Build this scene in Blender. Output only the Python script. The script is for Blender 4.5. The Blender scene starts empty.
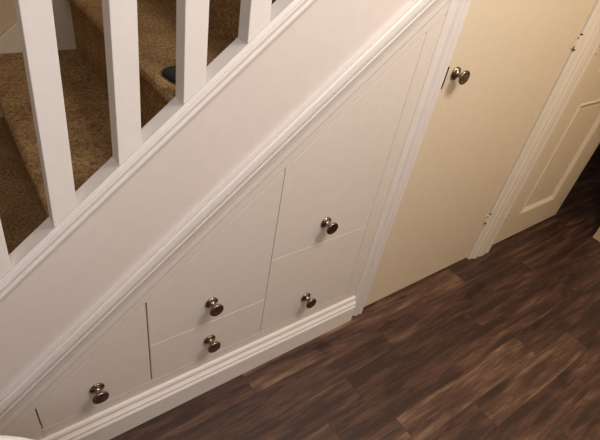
import bpy, bmesh, math, random
from mathutils import Matrix, Vector
random.seed(7)
sc = bpy.context.scene
col = sc.collection
U = 0.72            # metres per wall unit (camera distance to the panelled wall)
SL = 0.828          # slope of the flight

# ------------------------------------------------------------------ materials
def nodes(name):
    m = bpy.data.materials.new(name); m.use_nodes = True
    nt = m.node_tree; b = nt.nodes['Principled BSDF']
    return m, nt, b

def paint(name, rgb, rough=0.42, bump=0.02, scale=35, var=0.02):
    m, nt, b = nodes(name)
    tc = nt.nodes.new('ShaderNodeTexCoord')
    n = nt.nodes.new('ShaderNodeTexNoise'); n.inputs['Scale'].default_value = scale; n.inputs['Detail'].default_value = 5
    nt.links.new(tc.outputs['Object'], n.inputs['Vector'])
    r = nt.nodes.new('ShaderNodeValToRGB')
    r.color_ramp.elements[0].position = .3; r.color_ramp.elements[1].position = .7
    r.color_ramp.elements[0].color = (*[c*(1-var) for c in rgb], 1)
    r.color_ramp.elements[1].color = (*[min(1, c*(1+var)) for c in rgb], 1)
    nt.links.new(n.outputs['Fac'], r.inputs['Fac']); nt.links.new(r.outputs['Color'], b.inputs['Base Color'])
    bp = nt.nodes.new('ShaderNodeBump'); bp.inputs['Strength'].default_value = bump*10; bp.inputs['Distance'].default_value = .0006
    nt.links.new(n.outputs['Fac'], bp.inputs['Height']); nt.links.new(bp.outputs['Normal'], b.inputs['Normal'])
    b.inputs['Roughness'].default_value = rough
    return m

M = {}
M['gloss_white'] = paint('gloss_white', (.77, .735, .705), .5, .015)
M['trim_white'] = paint('trim_white', (.74, .69, .655), .45, .015)
M['panel_white'] = paint('panel_white', (.745, .685, .65), .5, .02)
M['drawer_paint'] = paint('drawer_paint', (.715, .66, .61), .45, .02)
M['door_cream'] = paint('door_cream', (.70, .605, .465), .45, .02)
M['casing_cream'] = paint('casing_cream', (.72, .65, .555), .42, .02)
M['far_wall'] = paint('far_wall', (.60, .45, .28), .8, .03, 20)
M['plaster'] = paint('plaster', (.62, .54, .44), .85, .03, 20)
M['ceiling_white'] = paint('ceiling_white', (.78, .76, .72), .9, .02)
M['table_white'] = paint('table_white', (.93, .93, .90), .3, .01)
M['unlit_wall'] = paint('unlit_wall', (.05, .045, .045), .9, .02)  # near-black colour painted in for the shade of the unlit room

def carpet():
    m, nt, b = nodes('stair_carpet')
    tc = nt.nodes.new('ShaderNodeTexCoord')
    n = nt.nodes.new('ShaderNodeTexNoise'); n.inputs['Scale'].default_value = 150; n.inputs['Detail'].default_value = 6; n.inputs['Roughness'].default_value = .75
    n2 = nt.nodes.new('ShaderNodeTexNoise'); n2.inputs['Scale'].default_value = 16; n2.inputs['Detail'].default_value = 3
    for q in (n, n2): nt.links.new(tc.outputs['Object'], q.inputs['Vector'])
    r = nt.nodes.new('ShaderNodeValToRGB')
    r.color_ramp.elements[0].position = .36; r.color_ramp.elements[0].color = (.16, .085, .052, 1)
    r.color_ramp.elements[1].position = .66; r.color_ramp.elements[1].color = (.64, .43, .19, 1)
    nt.links.new(n.outputs['Fac'], r.inputs['Fac'])
    r2 = nt.nodes.new('ShaderNodeValToRGB')
    r2.color_ramp.elements[0].position = .35; r2.color_ramp.elements[0].color = (.78, .74, .74, 1)
    r2.color_ramp.elements[1].position = .65; r2.color_ramp.elements[1].color = (1, 1, 1, 1)
    nt.links.new(n2.outputs['Fac'], r2.inputs['Fac'])
    mx = nt.nodes.new('ShaderNodeMix'); mx.data_type = 'RGBA'; mx.blend_type = 'MULTIPLY'; mx.inputs['Factor'].default_value = 1
    nt.links.new(r.outputs['Color'], mx.inputs['A']); nt.links.new(r2.outputs['Color'], mx.inputs['B'])
    nt.links.new(mx.outputs['Result'], b.inputs['Base Color'])
    bp = nt.nodes.new('ShaderNodeBump'); bp.inputs['Strength'].default_value = .9; bp.inputs['Distance'].default_value = .004
    nt.links.new(n.outputs['Fac'], bp.inputs['Height']); nt.links.new(bp.outputs['Normal'], b.inputs['Normal'])
    b.inputs['Roughness'].default_value = 1; b.inputs['Specular IOR Level'].default_value = .1
    return m
M['carpet'] = carpet()

def metal(name, rgb, rough):
    m, nt, b = nodes(name)
    b.inputs['Metallic'].default_value = 1
    tc = nt.nodes.new('ShaderNodeTexCoord'); n = nt.nodes.new('ShaderNodeTexNoise'); n.inputs['Scale'].default_value = 400
    nt.links.new(tc.outputs['Object'], n.inputs['Vector'])
    r = nt.nodes.new('ShaderNodeMapRange'); r.inputs['To Min'].default_value = rough*.8; r.inputs['To Max'].default_value = rough*1.25
    nt.links.new(n.outputs['Fac'], r.inputs['Value']); nt.links.new(r.outputs['Result'], b.inputs['Roughness'])
    b.inputs['Base Color'].default_value = (*rgb, 1)
    return m
M['nickel'] = metal('nickel', (.27, .215, .175), .16)
M['gap_dark'] = metal('gap_dark', (.12, .08, .035), .4)  # dark tone standing in for shade in the latch gap
M['screw'] = metal('screw', (.10, .075, .04), .45)

def black_cloth():
    m, nt, b = nodes('black_cloth')
    tc = nt.nodes.new('ShaderNodeTexCoord'); n = nt.nodes.new('ShaderNodeTexNoise'); n.inputs['Scale'].default_value = 300
    nt.links.new(tc.outputs['Object'], n.inputs['Vector'])
    bp = nt.nodes.new('ShaderNodeBump'); bp.inputs['Strength'].default_value = .4; bp.inputs['Distance'].default_value = .001
    nt.links.new(n.outputs['Fac'], bp.inputs['Height']); nt.links.new(bp.outputs['Normal'], b.inputs['Normal'])
    b.inputs['Base Color'].default_value = (.012, .012, .014, 1); b.inputs['Roughness'].default_value = .9
    return m
M['black_cloth'] = black_cloth()

def wood_floor():
    m, nt, b = nodes('wood_floor')
    L = nt.links.new
    tc = nt.nodes.new('ShaderNodeTexCoord')
    at = nt.nodes.new('ShaderNodeAttribute'); at.attribute_name = 'plank'
    sep = nt.nodes.new('ShaderNodeSeparateColor'); L(at.outputs['Color'], sep.inputs['Color'])
    # offset of the grain per plank
    mul = nt.nodes.new('ShaderNodeMath'); mul.operation = 'MULTIPLY'; mul.inputs[1].default_value = 37; L(sep.outputs['Green'], mul.inputs[0])
    comb = nt.nodes.new('ShaderNodeCombineXYZ'); L(mul.outputs[0], comb.inputs['X']); L(mul.outputs[0], comb.inputs['Z'])
    add = nt.nodes.new('ShaderNodeVectorMath'); add.operation = 'ADD'; L(tc.outputs['Object'], add.inputs[0]); L(comb.outputs[0], add.inputs[1])
    def noise(sx, sy, scale, det, rough=.6, dist=0):
        mp = nt.nodes.new('ShaderNodeMapping'); mp.inputs['Scale'].default_value = (sx, sy, 1); L(add.outputs[0], mp.inputs['Vector'])
        n = nt.nodes.new('ShaderNodeTexNoise'); n.inputs['Scale'].default_value = scale; n.inputs['Detail'].default_value = det
        n.inputs['Roughness'].default_value = rough; n.inputs['Distortion'].default_value = dist; L(mp.outputs[0], n.inputs['Vector'])
        return n
    n1 = noise(1, 9, 3.2, 8, .68, .35)      # broad streaks
    n2 = noise(1, 22, 11, 7, .75, .15)       # fine grain
    n3 = noise(1, 2.2, 7, 2, .5, .3)       # knots
    # value = tone + streak + grain
    def math_(op, a, bb):
        q = nt.nodes.new('ShaderNodeMath'); q.operation = op
        for i, v in enumerate((a, bb)):
            if isinstance(v, (int, float)): q.inputs[i].default_value = v
            else: L(v, q.inputs[i])
        return q.outputs[0]
    s1 = math_('MULTIPLY', math_('SUBTRACT', n1.outputs['Fac'], .5), 2.3)
    s2 = math_('MULTIPLY', math_('SUBTRACT', n2.outputs['Fac'], .5), 1.0)
    v = math_('ADD', math_('ADD', s1, s2), sep.outputs['Red'])
    r = nt.nodes.new('ShaderNodeValToRGB'); cr = r.color_ramp
    cr.elements[0].position = .0; cr.elements[0].color = (.036, .016, .012, 1)
    cr.elements[1].position = 1.0; cr.elements[1].color = (.39, .27, .165, 1)
    e = cr.elements.new(.35); e.color = (.098, .048, .032, 1)
    e = cr.elements.new(.65); e.color = (.195, .118, .074, 1)
    L(v, r.inputs['Fac'])
    kr = nt.nodes.new('ShaderNodeValToRGB'); kr.color_ramp.elements[0].position = .24; kr.color_ramp.elements[0].color = (.35, .3, .3, 1)
    kr.color_ramp.elements[1].position = .36; kr.color_ramp.elements[1].color = (1, 1, 1, 1); L(n3.outputs['Fac'], kr.inputs['Fac'])
    mx = nt.nodes.new('ShaderNodeMix'); mx.data_type = 'RGBA'; mx.blend_type = 'MULTIPLY'; mx.inputs['Factor'].default_value = 1
    L(r.outputs['Color'], mx.inputs['A']); L(kr.outputs['Color'], mx.inputs['B'])
    L(mx.outputs['Result'], b.inputs['Base Color'])
    mr = nt.nodes.new('ShaderNodeMapRange'); mr.inputs['To Min'].default_value = .34; mr.inputs['To Max'].default_value = .55
    L(n2.outputs['Fac'], mr.inputs['Value']); L(mr.outputs['Result'], b.inputs['Roughness'])
    bp = nt.nodes.new('ShaderNodeBump'); bp.inputs['Strength'].default_value = .25; bp.inputs['Distance'].default_value = .001
    L(n2.outputs['Fac'], bp.inputs['Height']); L(bp.outputs['Normal'], b.inputs['Normal'])
    return m
M['wood'] = wood_floor()

# ------------------------------------------------------------------ mesh helpers
def link(name, bm, mat, parent=None, smooth=False):
    me = bpy.data.meshes.new(name)
    bmesh.ops.recalc_face_normals(bm, faces=bm.faces[:])
    bm.to_mesh(me); bm.free()
    o = bpy.data.objects.new(name, me); col.objects.link(o)
    me.materials.append(M[mat] if isinstance(mat, str) else mat)
    if smooth:
        for p in me.polygons: p.use_smooth = True
    if parent:
        o.parent = parent
        pm = wm(parent); o.matrix_parent_inverse = pm.inverted()
    return o
def wm(o):
    m = Matrix.Translation(o.location) @ o.rotation_euler.to_matrix().to_4x4()
    if o.parent: m = wm(o.parent) @ o.matrix_parent_inverse @ m
    return m
def tag(o, label=None, cat=None, group=None, kind=None):
    if label: o['label'] = label
    if cat: o['category'] = cat
    if group: o['group'] = group
    if kind: o['kind'] = kind
    return o
def empty(name, loc):
    o = bpy.data.objects.new(name, None); col.objects.link(o); o.location = loc; o.empty_display_size = .05
    return o
def bevel(o, w, seg=2, ang=35):
    m = o.modifiers.new('bevel', 'BEVEL'); m.width = w; m.segments = seg; m.limit_method = 'ANGLE'; m.angle_limit = math.radians(ang)
    m.harden_normals = False
    for p in o.data.polygons: p.use_smooth = False
    return o
def box(bm, x0, x1, y0, y1, z0, z1):
    v = [bm.verts.new((x, y, z)) for x in (x0, x1) for y in (y0, y1) for z in (z0, z1)]
    for f in ((0,1,3,2),(4,6,7,5),(0,4,5,1),(2,3,7,6),(0,2,6,4),(1,5,7,3)): bm.faces.new([v[i] for i in f])
def ubox(bm, *a): box(bm, *[q*U for q in a])
def poly_slab(bm, pts, y0, y1):
    """outline in wall units (x, z), extruded between y0 and y1 (units)"""
    a = [bm.verts.new((x*U, y0*U, z*U)) for x, z in pts]
    b = [bm.verts.new((x*U, y1*U, z*U)) for x, z in pts]
    n = len(pts)
    bm.faces.new(a); bm.faces.new(b[::-1])
    for i in range(n): bm.faces.new((a[i], b[i], b[(i+1) % n], a[(i+1) % n]))
def sweep(bm, prof, ends):
    """prof: list of 2-tuples; ends: two functions mapping a profile point to a position (metres)"""
    a = [bm.verts.new(ends[0](p)) for p in prof]; b = [bm.verts.new(ends[1](p)) for p in prof]
    n = len(prof); bm.faces.new(a); bm.faces.new(b[::-1])
    for i in range(n): bm.faces.new((a[i], b[i], b[(i+1) % n], a[(i+1) % n]))
def seen(prof):   # profile levels measured on the wall plane, moved to the depth each one has
    return [(s_+max(0, -y)*(1.82-s_), y) for s_, y in prof]
def slope_sweep(bm, prof, x0, x1):   # prof (s, y)
    sweep(bm, prof, [lambda p, x=x: (x*U, p[1]*U, (p[0]+SL*x)*U) for x in (x0, x1)])
def lathe(bm, prof, origin, axis=Vector((0, -1, 0)), n=40):
    """prof: (r, h) in metres, revolved about axis from origin"""
    axis = axis.normalized(); t = Vector((1, 0, 0)) if abs(axis.x) < .9 else Vector((0, 0, 1))
    e1 = axis.cross(t).normalized(); e2 = axis.cross(e1)
    rings = []
    for r, h in prof:
        if r < 1e-6: rings.append([bm.verts.new(origin+axis*h)])
        else: rings.append([bm.verts.new(origin+axis*h+(e1*math.cos(2*math.pi*i/n)+e2*math.sin(2*math.pi*i/n))*r) for i in range(n)])
    for p, q in zip(rings, rings[1:]):
        for i in range(n):
            j = (i+1) % n
            if len(p) == 1 and len(q) == 1: continue
            if len(p) == 1: bm.faces.new((p[0], q[i], q[j]))
            elif len(q) == 1: bm.faces.new((p[i], p[j], q[0]))
            else: bm.faces.new((p[i], p[j], q[j], q[i]))
def N(): return bmesh.new()
def struct(name, bm, mat, parent=None, **k):
    o = link(name, bm, mat, parent, **k)
    if not parent: o['kind'] = 'structure'
    return o

# ------------------------------------------------------------------ floor of narrow laid planks
W = .096
rows = {0: [-.55, .513, 1.56, 2.45], 1: [-.2, 1.038, 1.93], 2: [.28, .80, 1.42, 2.2], 3: [.653, 1.19, 1.99],
        4: [.16, .848, 1.50, 2.3], 5: [.44, 1.12, 1.727, 2.6], 6: [.2, .93, 1.555, 2.1], 7: [.6, 1.3, 2.0]}
tones = {(0, .513): .22, (0, 1.56): .62, (0, 2.45): .30, (1, 1.038): .30, (1, 1.93): .24, (2, .80): .40, (2, 1.42): .16, (2, 2.2): .34,
         (3, .653): .52, (3, 1.19): .34, (3, 1.99): .46, (4, .848): .62, (4, 1.50): .74, (4, 2.3): .26, (5, .44): .4, (5, 1.12): .34, (5, 1.727): .64,
         (5, 2.6): .2, (6, .93): .3, (6, 1.555): .42, (6, 2.1): .28, (7, 1.3): .5}
bm = N(); lay = bm.loops.layers.color.new('plank')
r0, r1 = -19, 15
for r in range(r0, r1+1):             # r counts away from the panelled wall (towards the viewer)
    y1 = -.004-r*W; y0 = y1-W
    base = list(rows.get(r, []))
    xs = [x for x in base]
    if not xs: xs = [random.uniform(-.9, -.2)]
    while xs[0] > -1.7: xs.insert(0, xs[0]-random.uniform(.6, 1.1))
    while xs[-1] < 4.3: xs.append(xs[-1]+random.uniform(.6, 1.1))
    for a, c in zip(xs, xs[1:]):
        a = max(a, -1.7); c = min(c, 4.3)
        if c-a < .02: continue
        tone = tones.get((r, round(c, 3)), random.uniform(.25, .5))*.6+.19; sd = random.random()
        g = .0003
        v = [bm.verts.new(p) for p in ((a+g, y0+g, 0), (c-g, y0+g, 0), (c-g, y1-g, 0), (a+g, y1-g, 0))]
        w = [bm.verts.new((p.co.x, p.co.y, -.002)) for p in v]
        fs = [bm.faces.new(v)]+[bm.faces.new((v[i], w[i], w[(i+1) % 4], v[(i+1) % 4])) for i in range(4)]
        for f in fs:
            for l in f.loops: l[lay] = (tone, sd, 0, 1)
# underlay joining the planks into one floor
v = [bm.verts.new(p) for p in ((-1.7, -.004-(r1+1)*W, -.002), (4.3, -.004-(r1+1)*W, -.002), (4.3, -.004-r0*W, -.002), (-1.7, -.004-r0*W, -.002))]
f = bm.faces.new(v)
for l in f.loops: l[lay] = (.0, .5, 0, 1)
fl = link('floor', bm, 'wood'); fl['kind'] = 'structure'

# ------------------------------------------------------------------ panelled wall below the flight
XE = 2.40
bm = N()   # plain boarded band between the dado moulding and the balustrade base
poly_slab(bm, [(-.98, .0), (-.50, .0), (-.50, .50+SL*-.50), (XE, .50+SL*XE), (XE, .885+SL*XE), (-.98, .885+SL*-.98)], .004, .03)
struct('wall_front', bm, 'panel_white')

def line_x(p, q, t): return (p[0]+(q[0]-p[0])*t, p[1]+(q[1]-p[1])*t)
SD = .379   # level of the drawers' sloping edge
bm = N()   # frame boards round the drawers: sloping head, left foot, bottom rail, right stile
poly_slab(bm, [(-.50, .02), (-.50, .50+SL*-.50), (1.358, .50+SL*1.358), (1.358, (SD+.004)+SL*1.358), (-.050, (SD+.002)+SL*-.050), (-.052, .02)], .0, .026)
poly_slab(bm, [(-.052, .02), (-.052, .211), (1.358, .204), (1.358, .02)], .0, .026)
poly_slab(bm, [(1.2847, .204), (1.2847, SD+SL*1.2847), (1.358, SD+SL*1.358), (1.358, .204)], .0, .026)
struct('wall_frame', bm, 'drawer_paint')
bm = N()   # board behind the drawers
poly_slab(bm, [(-.06, .2), (-.06, SD+SL*-.06+.01), (1.30, SD+SL*1.30+.01), (1.30, .2)], .0275, .036)
struct('wall_back_board', bm, 'drawer_paint')

# dado moulding along the slope
bm = N()
slope_sweep(bm, [(.566, .004)]+seen([(.562, -.003), (.556, -.008), (.550, -.009), (.546, -.006), (.542, -.009), (.530, -.014), (.508, -.015), (.500, -.014),
                 (.4975, -.006), (.4945, -.006), (.491, -.017), (.484, -.019), (.476, -.017), (.468, -.011), (.450, -.006), (.424, -.004)])+[(.420, -.0005), (.420, .01), (.566, .01)], -.60, XE)
o = struct('trim_1', bm, 'gloss_white')
# baseboard below the drawers
bm = N()
prof = [(.162, -.0005), (.160, -.010), (.153, -.014), (.140, -.014), (.134, -.018), (.128, -.024), (.120, -.026), (.114, -.021), (.110, -.019), (.107, -.026), (.101, -.029), (.092, -.0275), (0.0, -.0275), (0.0, -.0005)]
sweep(bm, prof, [lambda p, x=x: (x*U, p[1]*U, p[0]*U) for x in (-.60, 1.352)])
struct('baseboard_front', bm, 'gloss_white')

# casings
def casing(name, prof, z0, z1, mat):
    bm = N(); sweep(bm, prof, [lambda p, z=z: (p[0]*U, p[1]*U, z*U) for z in (z0, z1)])
    return struct(name, bm, mat)
casing('trim_2', [(1.3525, .03), (1.3525, -.002), (1.362, -.005), (1.382, -.008), (1.392, -.016), (1.402, -.018), (1.408, -.016), (1.412, -.012), (1.417, -.017), (1.426, -.020), (1.434, -.019), (1.4385, -.013), (1.4400, .03)], 0, 1.72, 'trim_white')
casing('trim_3', [(2.357, .03), (2.357, -.006), (2.366, -.012), (2.392, -.018), (2.408, -.026), (2.424, -.027), (2.436, -.020), (2.448, -.026), (2.474, -.030), (2.500, -.030), (2.514, -.022), (2.524, -.027), (2.548, -.028), (2.560, -.018), (2.577, -.012), (2.578, .03)], 0, 2.86, 'casing_cream')
# door 1's sloping head casing and head board, out of frame above
bm = N(); poly_slab(bm, [(1.446, .405+SL*1.446), (1.446, .50+SL*1.446), (2.357, .50+SL*2.357), (2.357, .405+SL*2.357)], -.004, .03)
struct('trim_4', bm, 'gloss_white')

# ------------------------------------------------------------------ knobs
def knob(parent, x, z, y=0.0, k=1.0):
    o0 = Vector((x*U, y*U, z*U))
    bm = N()   # round rose plate, neck and flared mushroom head, one turned piece
    lathe(bm, [(0, .0), (.0145*k, .0), (.0150*k, .0015), (.0146*k, .0034), (.0125*k, .0052), (.0095*k, .0072), (.0068*k, .0105), (.0058*k, .0150), (.0060*k, .0195), (.0078*k, .0225), (.0078*k, .0226), (0, .0226)], o0, n=48)
    a = link('knob', bm, 'nickel', parent, smooth=True)
    bm = N()
    lathe(bm, [(0, .0222), (.0075*k, .0222), (.0125*k, .0240), (.0155*k, .0268), (.0163*k, .0298), (.0158*k, .0322), (.0140*k, .0336), (.0120*k, .0330), (.0105*k, .0322), (.0080*k, .0330), (.0040*k, .0338), (0, .0340)], o0, n=48)
    link('knob_head', bm, 'nickel', a, smooth=True)
    return a

# ------------------------------------------------------------------ drawers
def drawer(pts, kx, kz, label):
    cx = sum(p[0] for p in pts)/len(pts); zb = min(p[1] for p in pts)
    r = empty('drawer', (cx*U, 0, zb*U)); tag(r, label, 'drawer', 'drawers under the stairs')
    bm = N(); poly_slab(bm, pts, 0.0, .024)
    f = link('drawer_front', bm, 'drawer_paint', r); bevel(f, .0009, 2, 20)
    knob(r, kx, kz, 0, 1.2)
    return r
g = .0003
def top(x): return SD-.003+SL*x
drawer([(-.047, .2145), (-.046, top(-.046)), (.3190, top(.3190)), (.3190, .2130)], .135, .312, 'leftmost white drawer with the low sloping top and short left edge')
drawer([(.3235, .4205), (.3235, top(.3235)), (.795-g, top(.795-g)), (.795-g, .4205)], .554, .526, 'middle white drawer with the sloping top, above a shallow rectangular one')
drawer([(.3235, .2130), (.3235, .4175), (.795-g, .4175), (.795-g, .2105)], .554, .313, 'shallow rectangular white drawer, the lower one of the middle pair')
drawer([(.797, .6350), (.797, top(.797)), (1.284, top(1.284)), (1.284, .6350)], 1.032, .737, 'tall white drawer with a sharp pointed top, beside the door casing')
drawer([(.797, .2105), (.797, .6315), (1.284, .6315), (1.284, .2075)], 1.018, .319, 'square white drawer below the tall pointed one, beside the door casing')

# ------------------------------------------------------------------ doors
d1 = empty('door_1', (1.449*U, 0, 0)); d1['kind'] = 'structure'
bm = N(); poly_slab(bm, [(1.4425, .010), (1.4425, .398+SL*1.4425), (2.352, .398+SL*2.352), (2.352, .010)], .001, .05)
f = link('door_panel', bm, 'door_cream', d1); bevel(f, .002, 2)
k6 = knob(d1, 1.519, 1.285, 0, 1.2)
bm = N(); ubox(bm, 1.4375, 1.4432, -.0185, .004, 1.240, 1.322); f = link('latch_gap', bm, 'gap_dark', d1)  # dark strip put where the gap at the latch is in shade
f['label'] = 'dark strip in place of the shaded latch gap'
def hinge(parent, x, y, z, mat='casing_cream', sgn=1):
    bm = N(); o = Vector((x*U, y*U, z*U))
    lathe(bm, [(0, 0), (.0042, 0), (.0045, .001), (.0045, .044), (.0042, .045), (0, .045)], o, Vector((0, 0, 1)), 16)
    ubox(bm, min(x, x-sgn*.026), max(x, x-sgn*.026), y, y+.006, z+.004, z+.058)
    h = link('hinge', bm, mat, parent)
    bm = N()
    for dz in (.010, .050):
        lathe(bm, [(0, 0), (.0036, 0), (.0034, .0012), (0, .0012)], Vector(((x-sgn*.018)*U, (y-.0002)*U, (z+dz)*U)), n=14)
    s = link('screw', bm, 'screw', h)
    for dz in (-.006, .0625):
        bm = N(); lathe(bm, [(0, 0), (.0040, 0), (.0040, .0045), (0, .0045)], Vector((x*U, y*U, (z+dz)*U)), Vector((0, 0, 1)), 14)
        link('pin_tip', bm, 'screw', h)
hinge(d1, 2.357, -.006, 1.325); hinge(d1, 2.357, -.006, .295)

d2 = empty('door_2', (2.58*U, 0, 0)); d2['kind'] = 'structure'
X0, X1, ZT = 2.582, 3.432, 2.74
px0, px1 = 2.772, 3.212
pans = [(.212, .995), (1.17, 2.52)]
bm = N()  # stiles, rails and sunk panels of one moulded leaf
def leaf(bm):
    xs = [X0, px0, px1, X1]; zs = [.012, pans[0][0], pans[0][1], pans[1][0], pans[1][1], ZT]
    yb = .052
    grid = [[bm.verts.new((x*U, 0, z*U)) for z in zs] for x in xs]
    back = [[bm.verts.new((x*U, yb*U, z*U)) for z in zs] for x in xs]
    for i in range(3):
        for j in range(5):
            q = (grid[i][j], grid[i+1][j], grid[i+1][j+1], grid[i][j+1])
            if i == 1 and j in (1, 3):
                prev = list(q)
                cx = (xs[1]+xs[2])/2
                # ogee step in, flat field, raised centre
                for ins, y in ((.010, -.006), (.020, -.002), (.034, .014), (.046, .016), (.050, .012)):
                    a0, a1, b0, b1 = xs[1]+ins, xs[2]-ins, zs[j]+ins, zs[j+1]-ins
                    cur = [bm.verts.new((x*U, y*U, z*U)) for x, z in ((a0, b0), (a1, b0), (a1, b1), (a0, b1))]
                    for k in range(4): bm.faces.new((prev[k], prev[(k+1) % 4], cur[(k+1) % 4], cur[k]))
                    prev = cur
                bm.faces.new(prev)
            else: bm.faces.new(q)
            bm.faces.new((back[i][j], back[i][j+1], back[i+1][j+1], back[i+1][j]))
    for j in range(5):
        bm.faces.new((grid[0][j], grid[0][j+1], back[0][j+1], back[0][j])); bm.faces.new((grid[3][j], back[3][j], back[3][j+1], grid[3][j+1]))
    for i in range(3):
        bm.faces.new((grid[i][0], back[i][0], back[i+1][0], grid[i+1][0])); bm.faces.new((grid[i][5], grid[i+1][5], back[i+1][5], back[i][5]))
leaf(bm)
link('door_panel', bm, 'door_cream', d2)
hinge(d2, 2.584, -.008, 1.275, sgn=-1); hinge(d2, 2.584, -.008, .225, sgn=-1)

# ------------------------------------------------------------------ balustrade
bal = empty('balustrade', (-.9*U, .02*U, 0))
tag(bal, 'white painted balustrade of square balusters running down the open side of the stairs', 'balustrade')
YB = .052
bm = N()
slope_sweep(bm, [(.930, YB), (.930, .0005)]+seen([(.922, -.002), (.914, -.003), (.910, -.007), (.902, -.011), (.896, -.009), (.892, -.006), (.887, -.010),
                 (.880, -.012), (.874, -.010), (.869, -.007)])+[(.873, .0035), (.873, .0315), (.84, .0315), (.84, YB)], -.98, XE)
link('base_rail', bm, 'gloss_white', bal)
TOPS = 1.95
LX, LY = .0535, .0755
for k in range(-6, 11):
    c = .1425+.168*(k-1)
    bm = N(); hw = .0295
    vb, vt = [], []
    for x, y in ((c-hw, .0015), (c+hw, .0015), (c+hw, YB-.001), (c-hw, YB-.001)):
        z = .930+SL*x; vb.append(bm.verts.new((x*U, y*U, z*U)))
        L_ = (TOPS+SL*x-z); vt.append(bm.verts.new(((x+LX*L_)*U, (y+LY*L_)*U, (z+L_)*U)))
    bm.faces.new(vb); bm.faces.new(vt[::-1])
    for i in range(4): bm.faces.new((vb[i], vt[i], vt[(i+1) % 4], vb[(i+1) % 4]))
    b = link('baluster', bm, 'gloss_white', bal); bevel(b, .0012, 2)
bm = N(); yo = LY*1.02
slope_sweep(bm, [(1.88, yo-.02), (1.885+.01, yo-.032), (1.94, yo-.036), (1.985, yo-.03), (2.0, yo-.012), (2.004, yo+.022), (2.0, yo+.056), (1.985, yo+.074), (1.94, yo+.08), (1.895, yo+.076), (1.88, yo+.064)], -.98, XE)
link('handrail', bm, 'gloss_white', bal)

# ------------------------------------------------------------------ stairs
st = empty('staircase', (-.84*U, .6*U, 0))
tag(st, 'straight flight of stairs with tan brown carpeted steps behind the white balusters', 'staircase')
WF = 1.2
ya, yb = YB+.004, WF-.026
NX, NR = .036, .022
for k in range(-4, 6):
    xk, zk = .48+.33*k, 1.296+.273*k
    zl = max(0, zk-.273)
    bm = N()
    pr = [(xk, zl), (xk, zk-.055)]
    for i in range(9):     # rounded nosing
        t = -math.pi/2 - i*math.pi/2/4*1.0
        pr.append((xk-NX+NR+NR*math.cos(t), zk-NR*1.15+NR*1.15*math.sin(t)))
        if i == 8: break
    pr = pr[:2]+[(xk-.006, zk-2.3*NR)]+[(xk-NX+NR+NR*math.cos(t), zk-NR+NR*math.sin(t)) for t in [math.radians(a) for a in (-100, -120, -145, -170, -190, -215, -240, -262)]]
    pr += [(xk+.33+.012, zk), (xk+.33+.012, zk-.05), (xk+.03, zk-.05), (xk+.03, zl)]
    sweep(bm, pr, [lambda p, y=y: (p[0]*U, y*U, p[1]*U) for y in (ya, yb)])
    o = link('step', bm, 'carpet', st)
bm = N()   # string board on the far wall
slope_sweep(bm, [(.915, WF-.002), (.915, WF-.018), (.908, WF-.025), (.40, WF-.025), (.40, WF-.002)], -.48, XE)
link('wall_string', bm, 'door_cream', st)
bm = N()   # inner face of the open-side string
slope_sweep(bm, [(.838, YB), (.838, .033), (.52, .033), (.52, YB)], -.60, XE)
link('string_board', bm, 'gloss_white', st)

# small black cloth on the tread
def cloth():
    bm = N()
    pts = [(.474, .212), (.500, .212), (.56, .214), (.62, .208), (.672, .17), (.68, .13), (.65, .085), (.59, .07), (.535, .080), (.500, .085), (.484, .130), (.474, .175)]
    cx, cy = .575, .155; z0 = 1.2975
    n = len(pts)
    cen = bm.verts.new((cx*U, cy*U, (z0+.030)*U)); low = bm.verts.new((cx*U, cy*U, (z0)*U))
    rings = []
    for s, h in ((1.0, .0), (1.01, .004), (1.0, .016), (.80, .022), (.45, .022), (.2, .021)):
        rings.append([bm.verts.new(((cx+(x-cx)*s)*U, (cy+(y-cy)*s)*U, (z0+h+(.004*math.sin(i*2.3+s*5) if h > .012 else 0))*U)) for i, (x, y) in enumerate(pts)])
    for a, b in zip(rings, rings[1:]):
        for i in range(n): bm.faces.new((a[i], a[(i+1) % n], b[(i+1) % n], b[i]))
    for i in range(n): bm.faces.new((rings[-1][i], rings[-1][(i+1) % n], cen)); bm.faces.new((rings[0][(i+1) % n], rings[0][i], low))
    o = link('cloth', bm, 'black_cloth', smooth=True)
    m = o.modifiers.new('sub', 'SUBSURF'); m.levels = 2; m.render_levels = 2
    return tag(o, 'small black cloth lying on a carpeted stair behind a white baluster', 'cloth')
cloth()

# ------------------------------------------------------------------ room shell
def wall(name, x0, x1, y0, y1, z0, z1, mat='plaster'):
    bm = N(); box(bm, x0, x1, y0, y1, z0, z1); return struct(name, bm, mat)
H = 2.4
wall('wall_far', -1.7, 2.62, WF*U, WF*U+.1, 0, 3.4, 'far_wall')
wall('wall_left', -1.8, -1.7, -1.5, WF*U+.1, 0, 3.4)
wall('wall_behind', -1.8, 4.4, -1.6, -1.5, 0, H)
# wall over door 2 and at the head of the stairs
wall('wall_over_door', XE*U+.0, 2.62, .02, .12, 2.86*U, 3.4)
wall('wall_stair_end', 2.50, 2.62, .12, WF*U, 0, 3.4)
wall('wall_right', 3.48*U, 3.48*U+.1, -1.5, -.36*U, 0, H)
bm = N(); sweep(bm, [(-.285, 3.63), (-.285, 3.470), (-.290, 3.463), (-.36, 3.461), (-.385, 3.466), (-.39, 3.479), (-.361, 3.479), (-.361, 3.63)], [lambda p, z=z: (p[1]*U, p[0]*U, z*U) for z in (0, 2.8)])
struct('trim_5', bm, 'far_wall')
wall('wall_room_end', 4.3, 4.4, -1.6, 1.5, 0, H, 'unlit_wall')
wall('wall_room_back', 2.62, 4.4, 1.4, 1.5, 0, H, 'unlit_wall')
wall('ceiling', -1.8, 4.4, -1.6, .0, H, H+.1, 'ceiling_white')

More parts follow.
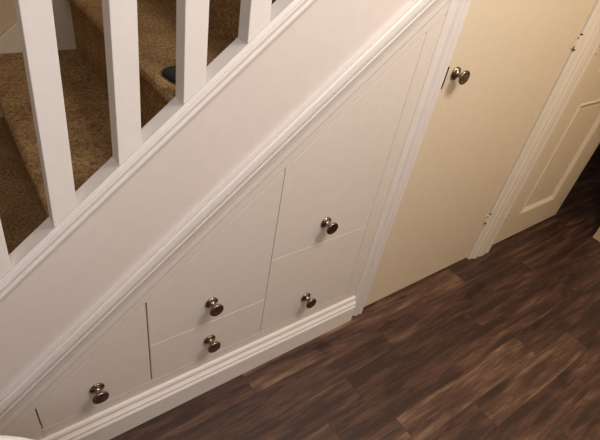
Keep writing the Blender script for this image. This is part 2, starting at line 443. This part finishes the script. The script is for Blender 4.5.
# ------------------------------------------------------------------ round white side table, bottom-left corner
t = empty('side_table', (-.208, -.446, 0)); tag(t, 'white round-topped side table, its edge just showing in the bottom-left corner', 'table')
c = Vector((-.208, -.446, 0)); Z = Vector((0, 0, 1))
bm = N(); lathe(bm, [(0, .548), (.235, .548), (.246, .552), (.250, .562), (.246, .572), (.235, .576), (0, .576)], c, Z, 64); f = link('tabletop', bm, 'table_white', t, smooth=True)
bm = N(); lathe(bm, [(0, .02), (.03, .02), (.026, .06), (.02, .2), (.02, .42), (.028, .52), (.05, .549), (0, .549)], c, Z, 32); link('pedestal', bm, 'table_white', t, smooth=True)
bm = N(); lathe(bm, [(0, .0), (.135, .0), (.14, .006), (.13, .014), (.04, .022), (0, .022)], c, Z, 48); link('base', bm, 'table_white', t, smooth=True)

# ------------------------------------------------------------------ light
def area(name, loc, target, size, power, rgb):
    l = bpy.data.lights.new(name, 'AREA'); l.shape = 'DISK'; l.size = size; l.energy = power; l.color = rgb
    o = bpy.data.objects.new(name, l); col.objects.link(o); o.location = loc
    o.rotation_euler = (Vector(target)-Vector(loc)).to_track_quat('-Z', 'Y').to_euler(); return o
area('hall_lamp', (.95, -.85, 2.10), (.8, -.2, .3), .5, 22, (1, .90, .81))
area('warm_fill', (1.95, -1.2, 1.75), (1.9, 0, .5), .5, 6.0, (1, .66, .24))  # added fill, no fixture here; yellows the doors on the right
area('cool_fill', (-.1, -1.3, 2.0), (.1, 0, .7), .7, 10.5, (.86, .88, 1))  # added cool fill behind the camera, greys the left-hand panels
w = bpy.data.worlds.new('world'); sc.world = w; w.use_nodes = True
w.node_tree.nodes['Background'].inputs['Color'].default_value = (1, .86, .70, 1)
w.node_tree.nodes['Background'].inputs['Strength'].default_value = .25

# ------------------------------------------------------------------ camera
R = ((0.80771095, -0.2566878, 0.53076774), (-0.56978331, -0.57116964, 0.59085719), (0.15149258, -0.77966442, -0.6075964))
cd = bpy.data.cameras.new('camera'); cam = bpy.data.objects.new('camera', cd); col.objects.link(cam)
m = Matrix(((R[0][0], -R[0][1], -R[0][2], 0), (R[1][0], -R[1][1], -R[1][2], -U), (R[2][0], -R[2][1], -R[2][2], 1.82063*U), (0, 0, 0, 1)))
cam.matrix_world = m
cd.sensor_width = 36; cd.lens = 36*465.245/600; cd.clip_start = .02
sc.camera = cam
sc.view_settings.view_transform = 'Standard'; sc.view_settings.look = 'None'; sc.view_settings.gamma = 1; sc.view_settings.exposure = -0.13
sc.view_settings.use_curve_mapping = False
